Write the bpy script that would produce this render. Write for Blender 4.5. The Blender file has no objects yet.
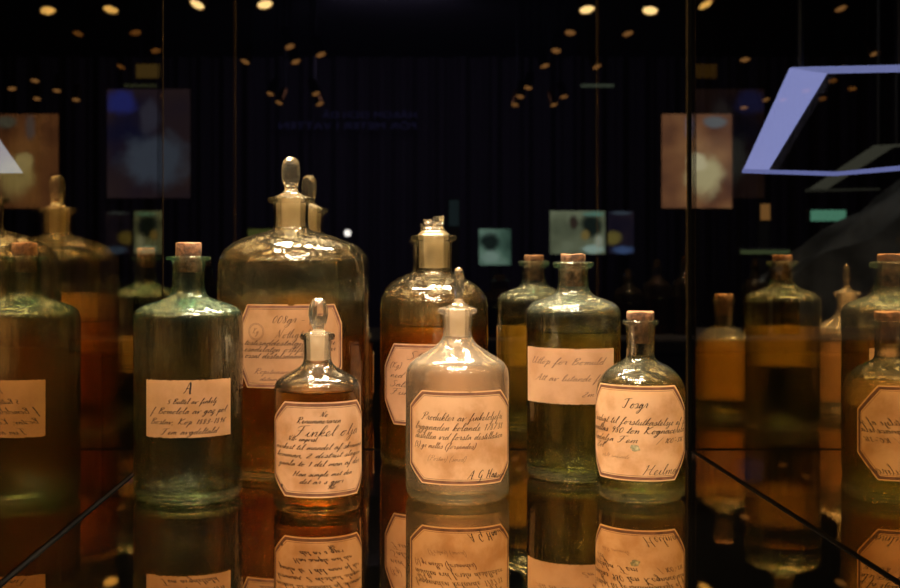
import bpy, bmesh, math, random
from mathutils import Vector, Matrix
random.seed(7)
PI = math.pi
C = bpy.context.scene.collection
sc = bpy.context.scene

# ---------------------------------------------------------------- camera / light / exposure
HC = 1.25            # camera height; shelf top is at z = 1.0
F = 1200.0           # focal length in pixels of the 900 px frame
SHELF = 1.0
cd = bpy.data.cameras.new('camera'); cam = bpy.data.objects.new('camera', cd); C.objects.link(cam)
cam.location = (0, 0, HC); cam.rotation_euler = (PI/2, 0, 0)
cd.sensor_width = 36; cd.lens = F/900*36
cd.shift_x = (450-393)/900; cd.shift_y = -(294-259)/900
cd.clip_start = .05; cd.clip_end = 60
cd.dof.use_dof = True; cd.dof.focus_distance = 1.24; cd.dof.aperture_fstop = 10
sc.camera = cam

w = bpy.data.worlds.new('world'); sc.world = w; w.use_nodes = True
w.node_tree.nodes['Background'].inputs[0].default_value = (.25, .25, .5, 1)
w.node_tree.nodes['Background'].inputs[1].default_value = .004

sc.view_settings.view_transform = 'Standard'; sc.view_settings.look = 'None'
sc.view_settings.gamma = 1; sc.view_settings.exposure = 0.0
sc.view_settings.use_curve_mapping = False
cy = sc.cycles
cy.max_bounces = 40; cy.transmission_bounces = 36; cy.glossy_bounces = 14; cy.diffuse_bounces = 3
cy.transparent_max_bounces = 40; cy.sample_clamp_indirect = 8; cy.blur_glossy = .4
cy.use_denoising = True

def lamp(name, loc, target, power, size, col, spot=None):
    if spot:
        l = bpy.data.lights.new(name, 'SPOT'); l.spot_size = math.radians(spot); l.spot_blend = .6
        l.shadow_soft_size = size
    else:
        l = bpy.data.lights.new(name, 'AREA'); l.shape = 'DISK'; l.size = size
    l.energy = power; l.color = col
    o = bpy.data.objects.new(name, l); C.objects.link(o); o.location = loc
    o.rotation_euler = (Vector(target)-Vector(loc)).to_track_quat('-Z', 'Y').to_euler()
    return o
WARM = (1, .70, .40)
lamp('case_spot_main', (.02, .74, 1.86), (.06, 1.25, 1.05), 20, .05, (1, .74, .48), 50)
lamp('case_spot_middle', (-.16, .95, 1.90), (-.08, 1.30, 1.08), 22, .04, WARM, 60)
lamp('case_spot_right', (.22, 1.05, 1.90), (.20, 1.30, 1.05), 9, .04, (1, .80, .56), 60)
lamp('case_spot_far_left', (-.24, 1.25, 1.92), (-.20, 1.35, 1.05), 10, .035, (1, .80, .52), 70)
for i, (lx, p) in enumerate(((-.20, 20), (.02, 22), (.24, 24))):
    lamp('case_spot_rear_%d' % i, (lx, 1.53, 1.80), (lx*.8, 1.30, 1.05), p, .045, (1, .80, .48), 75)
def fill_strip(name, loc, target, power, sx, sy, colr):
    o = lamp(name, loc, target, power, sx, colr); o.data.shape = 'RECTANGLE'; o.data.size = sx; o.data.size_y = sy; return o
fill_strip('added_strip_front', (.04, .80, 1.97), (.04, 1.22, 1.05), 8, .55, .05, (1, .80, .56))  # unseen strips added to brighten shoulders, bases and refractions
fill_strip('added_strip_rear', (.04, 1.50, 1.97), (.04, 1.30, 1.05), 10, .55, .06, (1, .82, .52))
for i, (lx, ly) in enumerate(((-1.5, -.4), (-.9, -1.0), (-.35, -.5), (.3, -1.1), (.8, -.5), (1.5, -.9), (-2.3, .2), (2.4, .3))):  # unseen spots added for sparkles on the glass and front fill
    lamp('added_hall_spot_%d' % i, (lx, ly, 3.1), (.04, 1.3, 1.1), 27, .085, (1, .80, .54), 26)
lamp('room_wash', (0, 13.0, 3.8), (0, 17, 1.8), 22, 1.5, (.55, .46, .8))  # area light without a fitting, added to lift the dark curtain

# ---------------------------------------------------------------- helpers
def tag(o, label=None, cat=None, group=None, kind=None):
    if label: o['label'] = label
    if cat: o['category'] = cat
    if group: o['group'] = group
    if kind: o['kind'] = kind
    return o
def thing(name, label, cat, loc=(0, 0, 0), group=None):
    o = bpy.data.objects.new(name, None); C.objects.link(o); o.location = loc
    o.empty_display_size = .02
    return tag(o, label, cat, group)
def obj(name, bm, mats, parent=None, smooth=True, angle=40):
    me = bpy.data.meshes.new(name)
    bmesh.ops.recalc_face_normals(bm, faces=bm.faces)
    bm.to_mesh(me); bm.free()
    for m in (mats if isinstance(mats, (list, tuple)) else [mats]): me.materials.append(m)
    if smooth:
        me.shade_smooth()
        me.set_sharp_from_angle(angle=math.radians(angle))
    o = bpy.data.objects.new(name, me); C.objects.link(o)
    if parent: o.parent = parent
    return o
def box(bm, x0, x1, y0, y1, z0, z1, mi=0):
    v = [bm.verts.new(p) for p in ((x0,y0,z0),(x1,y0,z0),(x1,y1,z0),(x0,y1,z0),(x0,y0,z1),(x1,y0,z1),(x1,y1,z1),(x0,y1,z1))]
    fs = [bm.faces.new([v[i] for i in f]) for f in ((0,3,2,1),(4,5,6,7),(0,1,5,4),(1,2,6,5),(2,3,7,6),(3,0,4,7))]
    for f in fs: f.material_index = mi
    return fs
def rbox(bm, *a, r=.01):
    fs = box(bm, *a)
    es = list({e for f in fs for e in f.edges})
    bmesh.ops.bevel(bm, geom=es, offset=r, segments=2, affect='EDGES', profile=.5)
def prism(bm, pts, d):
    """solid from a planar outline pts (Vectors) pushed along d"""
    a = [bm.verts.new(p) for p in pts]; b = [bm.verts.new(Vector(p)+d) for p in pts]
    n = len(pts)
    bm.faces.new(a); bm.faces.new(b[::-1])
    for i in range(n): bm.faces.new((a[i], b[i], b[(i+1) % n], a[(i+1) % n]))
def lathe(bm, prof, n=72, fn=None, z0=0):
    """prof: (r,z) list; first/last r==0 closes; fn(x,y,z)->(x,y,z)"""
    rings = []
    for r, z in prof:
        if r < 1e-6:
            p = (0, 0, z+z0); rings.append([bm.verts.new(fn(*p) if fn else p)])
        else:
            ring = []
            for i in range(n):
                a = 2*PI*i/n; p = (r*math.cos(a), r*math.sin(a), z+z0)
                ring.append(bm.verts.new(fn(*p) if fn else p))
            rings.append(ring)
    for A, B in zip(rings, rings[1:]):
        if len(A) == 1 and len(B) == 1: continue
        for i in range(n):
            j = (i+1) % n
            if len(A) == 1: bm.faces.new((A[0], B[i], B[j]))
            elif len(B) == 1: bm.faces.new((A[i], A[j], B[0]))
            else: bm.faces.new((A[i], A[j], B[j], B[i]))
    return rings
def tube(bm, pts, r, n=8, cap=True):
    pts = [Vector(p) for p in pts]; rings = []
    for i, p in enumerate(pts):
        d = (pts[min(i+1, len(pts)-1)]-pts[max(i-1, 0)]).normalized()
        u = d.orthogonal().normalized(); v = d.cross(u)
        rr = r[i] if isinstance(r, (list, tuple)) else r
        rings.append([bm.verts.new(p+(u*math.cos(2*PI*k/n)+v*math.sin(2*PI*k/n))*rr) for k in range(n)])
    for A, B in zip(rings, rings[1:]):
        for i in range(n): bm.faces.new((A[i], A[(i+1) % n], B[(i+1) % n], B[i]))
    if cap: bm.faces.new(rings[0][::-1]); bm.faces.new(rings[-1])
def chaikin(p, k=2):
    for _ in range(k):
        q = [p[0]]
        for a, b in zip(p, p[1:]):
            q.append((a[0]*.75+b[0]*.25, a[1]*.75+b[1]*.25)); q.append((a[0]*.25+b[0]*.75, a[1]*.25+b[1]*.75))
        q.append(p[-1]); p = q
    return p
def at(px, py, Y):
    """where the line of sight of a measured image point meets the depth Y"""
    return Vector(((px-393)/F*Y, Y, HC-(py-259)/F*Y))

# ---------------------------------------------------------------- materials
def newmat(name):
    m = bpy.data.materials.new(name); m.use_nodes = True
    nt = m.node_tree; nt.nodes.clear()
    out = nt.nodes.new('ShaderNodeOutputMaterial')
    return m, nt, out
def N(nt, t, **kw):
    n = nt.nodes.new(t)
    for k, v in kw.items():
        if hasattr(n, k) and not k[0].isupper(): setattr(n, k, v)
        else: n.inputs[k.replace('_', ' ')].default_value = v
    return n
def col(c): return (c[0], c[1], c[2], 1)
def plain(name, c, rough=.6, metal=0, spec=.5, var=0, scale=20, c2=None, bump=0, bscale=60):
    m, nt, out = newmat(name)
    p = N(nt, 'ShaderNodeBsdfPrincipled'); p.inputs['Roughness'].default_value = rough
    p.inputs['Metallic'].default_value = metal; p.inputs['Specular IOR Level'].default_value = spec
    p.inputs['Base Color'].default_value = col(c)
    tc = N(nt, 'ShaderNodeTexCoord')
    if c2:
        nz = N(nt, 'ShaderNodeTexNoise'); nz.inputs['Scale'].default_value = scale; nz.inputs['Detail'].default_value = 6
        nt.links.new(tc.outputs['Object'], nz.inputs['Vector'])
        r = N(nt, 'ShaderNodeValToRGB'); r.color_ramp.elements[0].position = .35; r.color_ramp.elements[1].position = .65
        r.color_ramp.elements[0].color = col(c); r.color_ramp.elements[1].color = col(c2)
        nt.links.new(nz.outputs['Fac'], r.inputs[0]); nt.links.new(r.outputs[0], p.inputs['Base Color'])
    if bump:
        nb = N(nt, 'ShaderNodeTexNoise'); nb.inputs['Scale'].default_value = bscale
        nt.links.new(tc.outputs['Object'], nb.inputs['Vector'])
        b = N(nt, 'ShaderNodeBump'); b.inputs['Strength'].default_value = bump; b.inputs['Distance'].default_value = .002
        nt.links.new(nb.outputs['Fac'], b.inputs['Height']); nt.links.new(b.outputs[0], p.inputs['Normal'])
    nt.links.new(p.outputs[0], out.inputs[0])
    return m
def glass(name, tint=(1, 1, 1), ior=1.5, rough=0.0, clear=.6, streak=2.5, sheen=0, srough=.22, dust=.0, dust_top=None, dustcol=(.8, .75, .65), bump=0, bscale=40, vol=None, dens=0, aniso=(1, 1, 1)):
    m, nt, out = newmat(name)
    if dust_top is None: dust_top = dust
    g = N(nt, 'ShaderNodeBsdfGlass'); g.inputs['Color'].default_value = col(tint)
    g.inputs['IOR'].default_value = ior; g.inputs['Roughness'].default_value = rough
    t = N(nt, 'ShaderNodeBsdfTransparent'); t.inputs[0].default_value = col(tint)
    mx = N(nt, 'ShaderNodeMixShader'); mx.inputs[0].default_value = clear
    fr = N(nt, 'ShaderNodeFresnel'); fr.inputs[0].default_value = ior
    ts = N(nt, 'ShaderNodeBsdfGlossy'); ts.inputs['Color'].default_value = (1, 1, 1, 1); ts.inputs['Roughness'].default_value = max(rough, .03)
    tm = N(nt, 'ShaderNodeMixShader'); nt.links.new(fr.outputs[0], tm.inputs[0])
    nt.links.new(t.outputs[0], tm.inputs[1]); nt.links.new(ts.outputs[0], tm.inputs[2])
    nt.links.new(g.outputs[0], mx.inputs[1]); nt.links.new(tm.outputs[0], mx.inputs[2])
    last = mx
    tc = N(nt, 'ShaderNodeTexCoord')
    if dust:
        d = N(nt, 'ShaderNodeBsdfDiffuse'); d.inputs[0].default_value = col(dustcol)
        tl = N(nt, 'ShaderNodeBsdfTranslucent'); tl.inputs[0].default_value = col(dustcol)
        md = N(nt, 'ShaderNodeMixShader'); md.inputs[0].default_value = .5
        nt.links.new(d.outputs[0], md.inputs[1]); nt.links.new(tl.outputs[0], md.inputs[2])
        nz = N(nt, 'ShaderNodeTexNoise'); nz.inputs['Scale'].default_value = 28; nz.inputs['Detail'].default_value = 8
        nz.inputs['Roughness'].default_value = .7
        nt.links.new(tc.outputs['Object'], nz.inputs['Vector'])
        mr = N(nt, 'ShaderNodeMapRange'); mr.inputs[1].default_value = .3; mr.inputs[2].default_value = .75
        mr.inputs[3].default_value = .3; mr.inputs[4].default_value = 1.4
        nt.links.new(nz.outputs['Fac'], mr.inputs[0])
        # dust settles on what faces up
        ge = N(nt, 'ShaderNodeNewGeometry'); sx = N(nt, 'ShaderNodeSeparateXYZ'); nt.links.new(ge.outputs['True Normal'], sx.inputs[0])
        up = N(nt, 'ShaderNodeMapRange'); up.inputs[1].default_value = 0; up.inputs[2].default_value = .9
        up.inputs[3].default_value = dust; up.inputs[4].default_value = dust_top
        nt.links.new(sx.outputs[2], up.inputs[0])
        mu = N(nt, 'ShaderNodeMath', operation='MULTIPLY'); nt.links.new(mr.outputs[0], mu.inputs[0]); nt.links.new(up.outputs[0], mu.inputs[1]); mr = mu
        m2 = N(nt, 'ShaderNodeMixShader'); nt.links.new(mr.outputs[0], m2.inputs[0])
        nt.links.new(last.outputs[0], m2.inputs[1]); nt.links.new(md.outputs[0], m2.inputs[2])
        last = m2
    if bump:
        mp = N(nt, 'ShaderNodeMapping'); mp.inputs['Scale'].default_value = aniso
        nt.links.new(tc.outputs['Object'], mp.inputs[0])
        nb = N(nt, 'ShaderNodeTexNoise'); nb.inputs['Scale'].default_value = bscale; nb.inputs['Detail'].default_value = 3
        nt.links.new(mp.outputs[0], nb.inputs['Vector'])
        b = N(nt, 'ShaderNodeBump'); b.inputs['Strength'].default_value = bump; b.inputs['Distance'].default_value = .001
        mp2 = N(nt, 'ShaderNodeMapping'); mp2.inputs['Scale'].default_value = (1, 1, .05); nt.links.new(tc.outputs['Object'], mp2.inputs[0])
        nb2 = N(nt, 'ShaderNodeTexNoise'); nb2.inputs['Scale'].default_value = 75; nb2.inputs['Detail'].default_value = 2
        nt.links.new(mp2.outputs[0], nb2.inputs['Vector'])
        mh = N(nt, 'ShaderNodeMath', operation='MULTIPLY_ADD'); nt.links.new(nb2.outputs['Fac'], mh.inputs[0]); mh.inputs[1].default_value = streak
        nt.links.new(nb.outputs['Fac'], mh.inputs[2])
        nt.links.new(mh.outputs[0], b.inputs['Height']); nt.links.new(b.outputs[0], g.inputs['Normal']); nt.links.new(b.outputs[0], ts.inputs['Normal'])
    nt.links.new(last.outputs[0], out.inputs[0])
    if sheen:
        gs = N(nt, 'ShaderNodeBsdfGlossy'); gs.inputs['Color'].default_value = (1, .97, .9, 1); gs.inputs['Roughness'].default_value = srough
        if bump: nt.links.new(b.outputs[0], gs.inputs['Normal'])
        lw = N(nt, 'ShaderNodeLayerWeight'); lw.inputs[0].default_value = .35
        ml = N(nt, 'ShaderNodeMath', operation='MULTIPLY_ADD'); nt.links.new(lw.outputs['Facing'], ml.inputs[0])
        ml.inputs[1].default_value = sheen*1.6; ml.inputs[2].default_value = sheen*.5
        m3 = N(nt, 'ShaderNodeMixShader'); nt.links.new(ml.outputs[0], m3.inputs[0])
        nt.links.new(last.outputs[0], m3.inputs[1]); nt.links.new(gs.outputs[0], m3.inputs[2])
        nt.links.new(m3.outputs[0], out.inputs[0])
    if vol:
        v = N(nt, 'ShaderNodeVolumeAbsorption'); v.inputs[0].default_value = col(vol); v.inputs[1].default_value = dens
        nt.links.new(v.outputs[0], out.inputs['Volume'])
    return m
def halfmirror(name, fac, gcol, tcol, rough=0.0):
    m, nt, out = newmat(name)
    g = N(nt, 'ShaderNodeBsdfGlossy'); g.inputs['Color'].default_value = col(gcol); g.inputs['Roughness'].default_value = rough
    t = N(nt, 'ShaderNodeBsdfTransparent'); t.inputs[0].default_value = col(tcol)
    mx = N(nt, 'ShaderNodeMixShader'); mx.inputs[0].default_value = fac
    nt.links.new(t.outputs[0], mx.inputs[1]); nt.links.new(g.outputs[0], mx.inputs[2])
    nt.links.new(mx.outputs[0], out.inputs[0]); return m
def emis(name, c, s):
    m, nt, out = newmat(name)
    e = N(nt, 'ShaderNodeEmission'); e.inputs[0].default_value = col(c); e.inputs[1].default_value = s
    nt.links.new(e.outputs[0], out.inputs[0]); return m
def screenmat(name, cols, s, scale=(1, 1, 1), seed=0.0, spots=()):
    """a lit picture: soft blotches of the colours in cols, over object coordinates"""
    m, nt, out = newmat(name)
    tc = N(nt, 'ShaderNodeTexCoord')
    mp = N(nt, 'ShaderNodeMapping'); mp.inputs['Scale'].default_value = scale; mp.inputs['Location'].default_value = (seed, seed*.7, seed*1.3)
    nt.links.new(tc.outputs['Object'], mp.inputs[0])
    nz = N(nt, 'ShaderNodeTexNoise'); nz.inputs['Scale'].default_value = 1; nz.inputs['Detail'].default_value = 2
    nt.links.new(mp.outputs[0], nz.inputs['Vector'])
    r = N(nt, 'ShaderNodeValToRGB'); el = r.color_ramp.elements
    n = len(cols)
    for i, c in enumerate(cols):
        pos = .32+.36*i/max(n-1, 1)
        if i < 2: el[i].position = pos; el[i].color = col(c)
        else: e = el.new(pos); e.color = col(c)
    nt.links.new(nz.outputs['Fac'], r.inputs[0])
    colour = r.outputs[0]
    # soft shapes of the picture: (centre, radii, colour)
    n2 = N(nt, 'ShaderNodeTexNoise'); n2.inputs['Scale'].default_value = 6; n2.inputs['Detail'].default_value = 3
    nt.links.new(tc.outputs['Object'], n2.inputs['Vector'])
    for cen, rad, cc in spots:
        m1 = N(nt, 'ShaderNodeMapping'); m1.vector_type = 'TEXTURE'; m1.inputs['Location'].default_value = cen
        m1.inputs['Scale'].default_value = rad; nt.links.new(tc.outputs['Object'], m1.inputs[0])
        ln = N(nt, 'ShaderNodeVectorMath', operation='LENGTH'); nt.links.new(m1.outputs[0], ln.inputs[0])
        ad = N(nt, 'ShaderNodeMath', operation='ADD'); nt.links.new(ln.outputs['Value'], ad.inputs[0]); nt.links.new(n2.outputs['Fac'], ad.inputs[1])
        rr = N(nt, 'ShaderNodeMapRange', interpolation_type='SMOOTHSTEP'); rr.inputs[1].default_value = 1.05; rr.inputs[2].default_value = 1.75
        rr.inputs[3].default_value = 1; rr.inputs[4].default_value = 0; nt.links.new(ad.outputs[0], rr.inputs[0])
        mc = N(nt, 'ShaderNodeMix'); mc.data_type = 'RGBA'; nt.links.new(rr.outputs[0], mc.inputs['Factor'])
        nt.links.new(colour, mc.inputs['A']); mc.inputs['B'].default_value = col(cc); colour = mc.outputs['Result']
    e = N(nt, 'ShaderNodeEmission'); e.inputs[1].default_value = s*1.35
    nt.links.new(colour, e.inputs[0]); nt.links.new(e.outputs[0], out.inputs[0]); return m
def paper(name, a, b, c, seed):
    m, nt, out = newmat(name)
    p = N(nt, 'ShaderNodeBsdfPrincipled'); p.inputs['Roughness'].default_value = .75; p.inputs['Specular IOR Level'].default_value = .25
    tc = N(nt, 'ShaderNodeTexCoord'); mp = N(nt, 'ShaderNodeMapping'); mp.inputs['Location'].default_value = (seed, seed, seed)
    nt.links.new(tc.outputs['Object'], mp.inputs[0])
    nz = N(nt, 'ShaderNodeTexNoise'); nz.inputs['Scale'].default_value = 30; nz.inputs['Detail'].default_value = 9; nz.inputs['Roughness'].default_value = .65
    nt.links.new(mp.outputs[0], nz.inputs['Vector'])
    r = N(nt, 'ShaderNodeValToRGB'); el = r.color_ramp.elements
    el[0].position = .36; el[0].color = col(c); el[1].position = .52; el[1].color = col(a)
    e = el.new(.72); e.color = col(b)
    nt.links.new(nz.outputs['Fac'], r.inputs[0]); nt.links.new(r.outputs[0], p.inputs['Base Color'])
    n2 = N(nt, 'ShaderNodeTexNoise'); n2.inputs['Scale'].default_value = 400
    nt.links.new(mp.outputs[0], n2.inputs['Vector'])
    bm_ = N(nt, 'ShaderNodeBump'); bm_.inputs['Strength'].default_value = .15; bm_.inputs['Distance'].default_value = .0004
    nt.links.new(n2.outputs['Fac'], bm_.inputs['Height']); nt.links.new(bm_.outputs[0], p.inputs['Normal'])
    tl = N(nt, 'ShaderNodeBsdfTranslucent'); tl.inputs[0].default_value = (.95, .66, .27, 1)
    ms = N(nt, 'ShaderNodeMixShader'); ms.inputs[0].default_value = .45
    nt.links.new(p.outputs[0], ms.inputs[1]); nt.links.new(tl.outputs[0], ms.inputs[2])
    nt.links.new(ms.outputs[0], out.inputs[0]); return m

M = {}
M['glass_green'] = glass('glass_green', (.975, .992, .98), bump=1, bscale=150, aniso=(1, 1, .4), vol=(.25, .85, .66), dens=26, sheen=.006, srough=.10, dust=.002, dust_top=.05, dustcol=(.36, .62, .46))
M['glass_aqua'] = glass('glass_aqua', (.98, .995, .985), bump=.5, bscale=60, aniso=(1, 1, .5), vol=(.25, .85, .66), dens=24, sheen=.005, srough=.12, dust=.002, dust_top=.07, dustcol=(.8, .8, .7))
M['glass_pale'] = glass('glass_pale', (.985, .995, .98), bump=.5, bscale=60, aniso=(1, 1, .5), vol=(.55, .9, .62), dens=8, sheen=.005, srough=.12, dust=.003, dust_top=.03, dustcol=(.8, .8, .65))
M['glass_olive'] = glass('glass_olive', (.985, .98, .94), bump=.6, bscale=60, aniso=(1, 1, .5), vol=(.75, .8, .35), dens=6, sheen=.005, srough=.12, dust=.002, dust_top=.02, dustcol=(.75, .62, .42))
M['glass_clear'] = glass('glass_clear', (1, .99, .97), bump=.25, bscale=50, sheen=.03, srough=.16, dust=.045, dust_top=.14, dustcol=(.95, .78, .66))
M['glass_white'] = glass('glass_white', (1, .99, .97), bump=.3, bscale=60, sheen=.008, srough=.12, dust=.002, dust_top=.015, dustcol=(.9, .8, .68))
M['base_green'] = glass('thick_base_green', (.93, .98, .95), streak=0, bump=.25, bscale=120, clear=.35, sheen=.05, srough=.2, dust=.012, dustcol=(.55, .72, .42), vol=(.25, .85, .66), dens=26)  # in every base glass the dust whitening also stands for light gathered there
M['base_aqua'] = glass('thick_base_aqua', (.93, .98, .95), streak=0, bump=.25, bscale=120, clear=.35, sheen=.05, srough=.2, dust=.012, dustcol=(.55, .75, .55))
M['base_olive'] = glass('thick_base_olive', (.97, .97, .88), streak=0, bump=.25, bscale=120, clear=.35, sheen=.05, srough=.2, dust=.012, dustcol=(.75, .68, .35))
M['base_white'] = glass('thick_base_amber_glow', (1, .92, .72), streak=0, bump=.25, bscale=120, clear=.35, sheen=.03, srough=.15, dust=.004, dustcol=(.9, .7, .4))  # gold tint paints in the amber light that the liquid gives the base
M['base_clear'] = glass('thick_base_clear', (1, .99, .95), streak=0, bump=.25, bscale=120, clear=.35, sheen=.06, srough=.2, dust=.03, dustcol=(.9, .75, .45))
M['ground'] = glass('ground_glass', (1, .98, .95), rough=.35, clear=.1, sheen=.1, srough=.4, dust=.7, dustcol=(.92, .82, .72))
M['ground_dim'] = glass('ground_glass_yellowed', (1, .96, .88), rough=.35, clear=.1, dust=.5, dustcol=(.62, .50, .36))
M['stopper'] = glass('stopper_glass', (1, .98, .95), rough=.02, clear=.05, bump=.6, bscale=80, sheen=.08, dust=.02)
def liquid(n, t, clear=.45): return glass(n, t, ior=1.33, clear=clear, sheen=.0, srough=.1)
M['liq_amber'] = liquid('amber_liquid', (.985, .78, .36))
M['liq_brown'] = liquid('brown_liquid', (.93, .75, .42))
M['liq_orange'] = liquid('orange_liquid', (.95, .75, .38))
M['liq_clear'] = liquid('clear_liquid', (.99, .97, .93))
M['liq_green'] = liquid('pale_green_liquid', (.95, .92, .62))
M['liq_yellow'] = liquid('yellow_liquid', (.985, .93, .62))
M['cork'] = plain('cork', (.15, .065, .03), .85, c2=(.04, .018, .01), scale=180, bump=.8, bscale=220)
M['cork_side'] = plain('cork_end', (.28, .14, .07), .85, c2=(.12, .055, .028), scale=240, bump=.6, bscale=220)
M['ink'] = plain('ink', (.02, .01, .008), .6)
M['ink_faded'] = plain('faded_ink', (.16, .085, .055), .7)
M['border'] = plain('printed_border', (.09, .035, .022), .7, c2=(.17, .075, .045), scale=120)
M['p_bright'] = paper('paper_bright', (.60, .445, .335), (.68, .52, .40), (.40, .25, .16), 1)
M['p_amber'] = paper('paper_amber', (.54, .40, .31), (.62, .47, .37), (.36, .23, .15), 4)
M['p_brown'] = paper('paper_brown', (.36, .235, .16), (.44, .30, .20), (.24, .14, .085), 7)
M['p_pink'] = paper('paper_pink', (.48, .33, .25), (.55, .40, .30), (.36, .22, .16), 9)
M['brass'] = plain('brass', (.55, .33, .10), .3, metal=1)
M['black'] = plain('black_seal', (.0015, .0015, .0015), 1, spec=0)
M['dark'] = plain('dark_plastic', (.012, .012, .014), .5)
M['edge'] = plain('glass_edge', (.010, .007, .004), 1, spec=0)
M['dimdark'] = plain('dark_cloth', (.015, .015, .017), .9, c2=(.028, .026, .028), scale=3)
M['mir_back'] = halfmirror('back_glass', .62, (.95, .90, .76), (.95, .93, .95))
M['mir_side'] = halfmirror('side_glass', .58, (.92, .76, .46), (.9, .9, .95))
M['mir_pass'] = halfmirror('glass_rear_face', .05, (.9, .9, .9), (1, 1, 1))
def shelf_mat():
    m, nt, out = newmat('mirror_shelf')
    g = N(nt, 'ShaderNodeBsdfGlossy'); g.inputs['Color'].default_value = (.66, .54, .35, 1); g.inputs['Roughness'].default_value = .018
    d = N(nt, 'ShaderNodeBsdfDiffuse'); d.inputs[0].default_value = (.01, .01, .01, 1)
    mx = N(nt, 'ShaderNodeMixShader'); mx.inputs[0].default_value = .96
    nt.links.new(d.outputs[0], mx.inputs[1]); nt.links.new(g.outputs[0], mx.inputs[2]); nt.links.new(mx.outputs[0], out.inputs[0]); return m
M['shelf'] = shelf_mat()

# ---------------------------------------------------------------- the room beyond the glass
FARY, CEIL = 17.0, 4.11
def struct(name, bm, m, smooth=False):
    return tag(obj(name, bm, m, smooth=smooth), kind='structure')
bm = bmesh.new(); box(bm, -9, 11, -2, 18, -.1, 0); struct('floor', bm, plain('room_floor', (.012, .011, .012), .5))
bm = bmesh.new(); box(bm, -9, 11, 4, 18, CEIL, CEIL+.1); struct('ceiling', bm, plain('black_ceiling', (.006, .006, .007), .9))
bm = bmesh.new()
n = 900; lo, hi, bk = [], [], []
for i in range(n+1):
    x = -9+20*i/n
    y = FARY+.06*math.sin(x*17+1.3*math.sin(x*2.1))+.035*math.sin(x*41+x*x*.3)
    lo.append(bm.verts.new((x, y, 0))); hi.append(bm.verts.new((x, y, CEIL)))
top2 = [bm.verts.new((-9, FARY+.25, CEIL)), bm.verts.new((11, FARY+.25, CEIL))]
bot2 = [bm.verts.new((-9, FARY+.25, 0)), bm.verts.new((11, FARY+.25, 0))]
for i in range(n): bm.faces.new((lo[i], lo[i+1], hi[i+1], hi[i]))
bm.faces.new((bot2[0], top2[0], top2[1], bot2[1]))
struct('wall_back', bm, plain('dark_curtain', (.085, .072, .085), .95), True)

# ---------------------------------------------------------------- the glass case
XL, XR, YB, YF = -.302, .3905, 1.575, .60
G = .0042
def setting(name, bm, m): return tag(obj(name, bm, m, smooth=False), kind='structure')
bm = bmesh.new(); box(bm, XL+G, XR-G, YF, YB-.009, SHELF-.012, SHELF)
tag(obj('mirror_shelf', bm, M['shelf'], smooth=False), 'dark mirror glass shelf carrying all the old bottles', 'shelf')
bm = bmesh.new(); rbox(bm, XL-.02, XR+.02, YF, YB+.02, 0, SHELF-.0125, r=.004)
pt = thing('display_plinth', 'dark plinth under the mirror glass shelf', 'plinth', ((XL+XR)/2, (YF+YB)/2, 0))
o = obj('cabinet', bm, M['dark'], pt, smooth=False); o.matrix_parent_inverse = Matrix.Translation(-pt.location)
def panel(name, a, mi_face, mats):
    bm = bmesh.new(); fs = box(bm, *a)
    bm.normal_update()
    want = Vector(((0, -1, 0), (1, 0, 0), (-1, 0, 0))[('wall_rear', 'wall_left', 'wall_right').index(name)])
    for f in fs: f.material_index = 0 if f.normal.dot(want) > .9 else 1
    return setting(name, bm, mats)
ZB = SHELF-.012
panel('wall_rear', (XL-.008, XR+.008, YB, YB+.008, ZB, 2.05), 4, [M['mir_back'], M['mir_pass']])
panel('wall_left', (XL-.008, XL, YF, YB, ZB, 2.05), 3, [M['mir_side'], M['mir_pass']])
panel('wall_right', (XR, XR+.008, YF, YB, ZB, 2.05), 5, [M['mir_side'], M['mir_pass']])
bm = bmesh.new(); box(bm, XL-.008, XR+.008, YF, YB+.008, 2.05, 2.07)
for f in bm.faces: pass
setting('trim_0', bm, plain('added_case_top', (.55, .48, .38), .7))  # unseen top, added in cream so shoulders and bases shine
k = 0
def strip(a, m):
    global k
    k += 1; bm = bmesh.new(); box(bm, *a); setting('trim_%d' % k, bm, M[m])
strip((XL+.0001, XL+G, YF, YB-.0001, ZB, SHELF-.0015), 'black')
strip((XR-G, XR-.0001, YF, YB-.0001, ZB, SHELF-.0015), 'black')
strip((XL+G, XR-G, YB-.009, YB-.0001, ZB, SHELF-.0015), 'black')
strip((XR-.0045, XR-.0002, YB-.006, YB-.0002, SHELF, 2.05), 'black')
strip((XR-.0052, XR-.0046, YB-.006, YB-.0002, SHELF, 2.05), 'edge')
strip((XL+.0002, XL+.0008, YB-.002, YB-.0002, SHELF, 2.05), 'edge')
for x0, x1 in ((XL+.0002, XL+.0025), (XR-.0025, XR-.0002)): strip((x0, x1, .855, .862, SHELF+.02, 2.05), 'edge')

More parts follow.
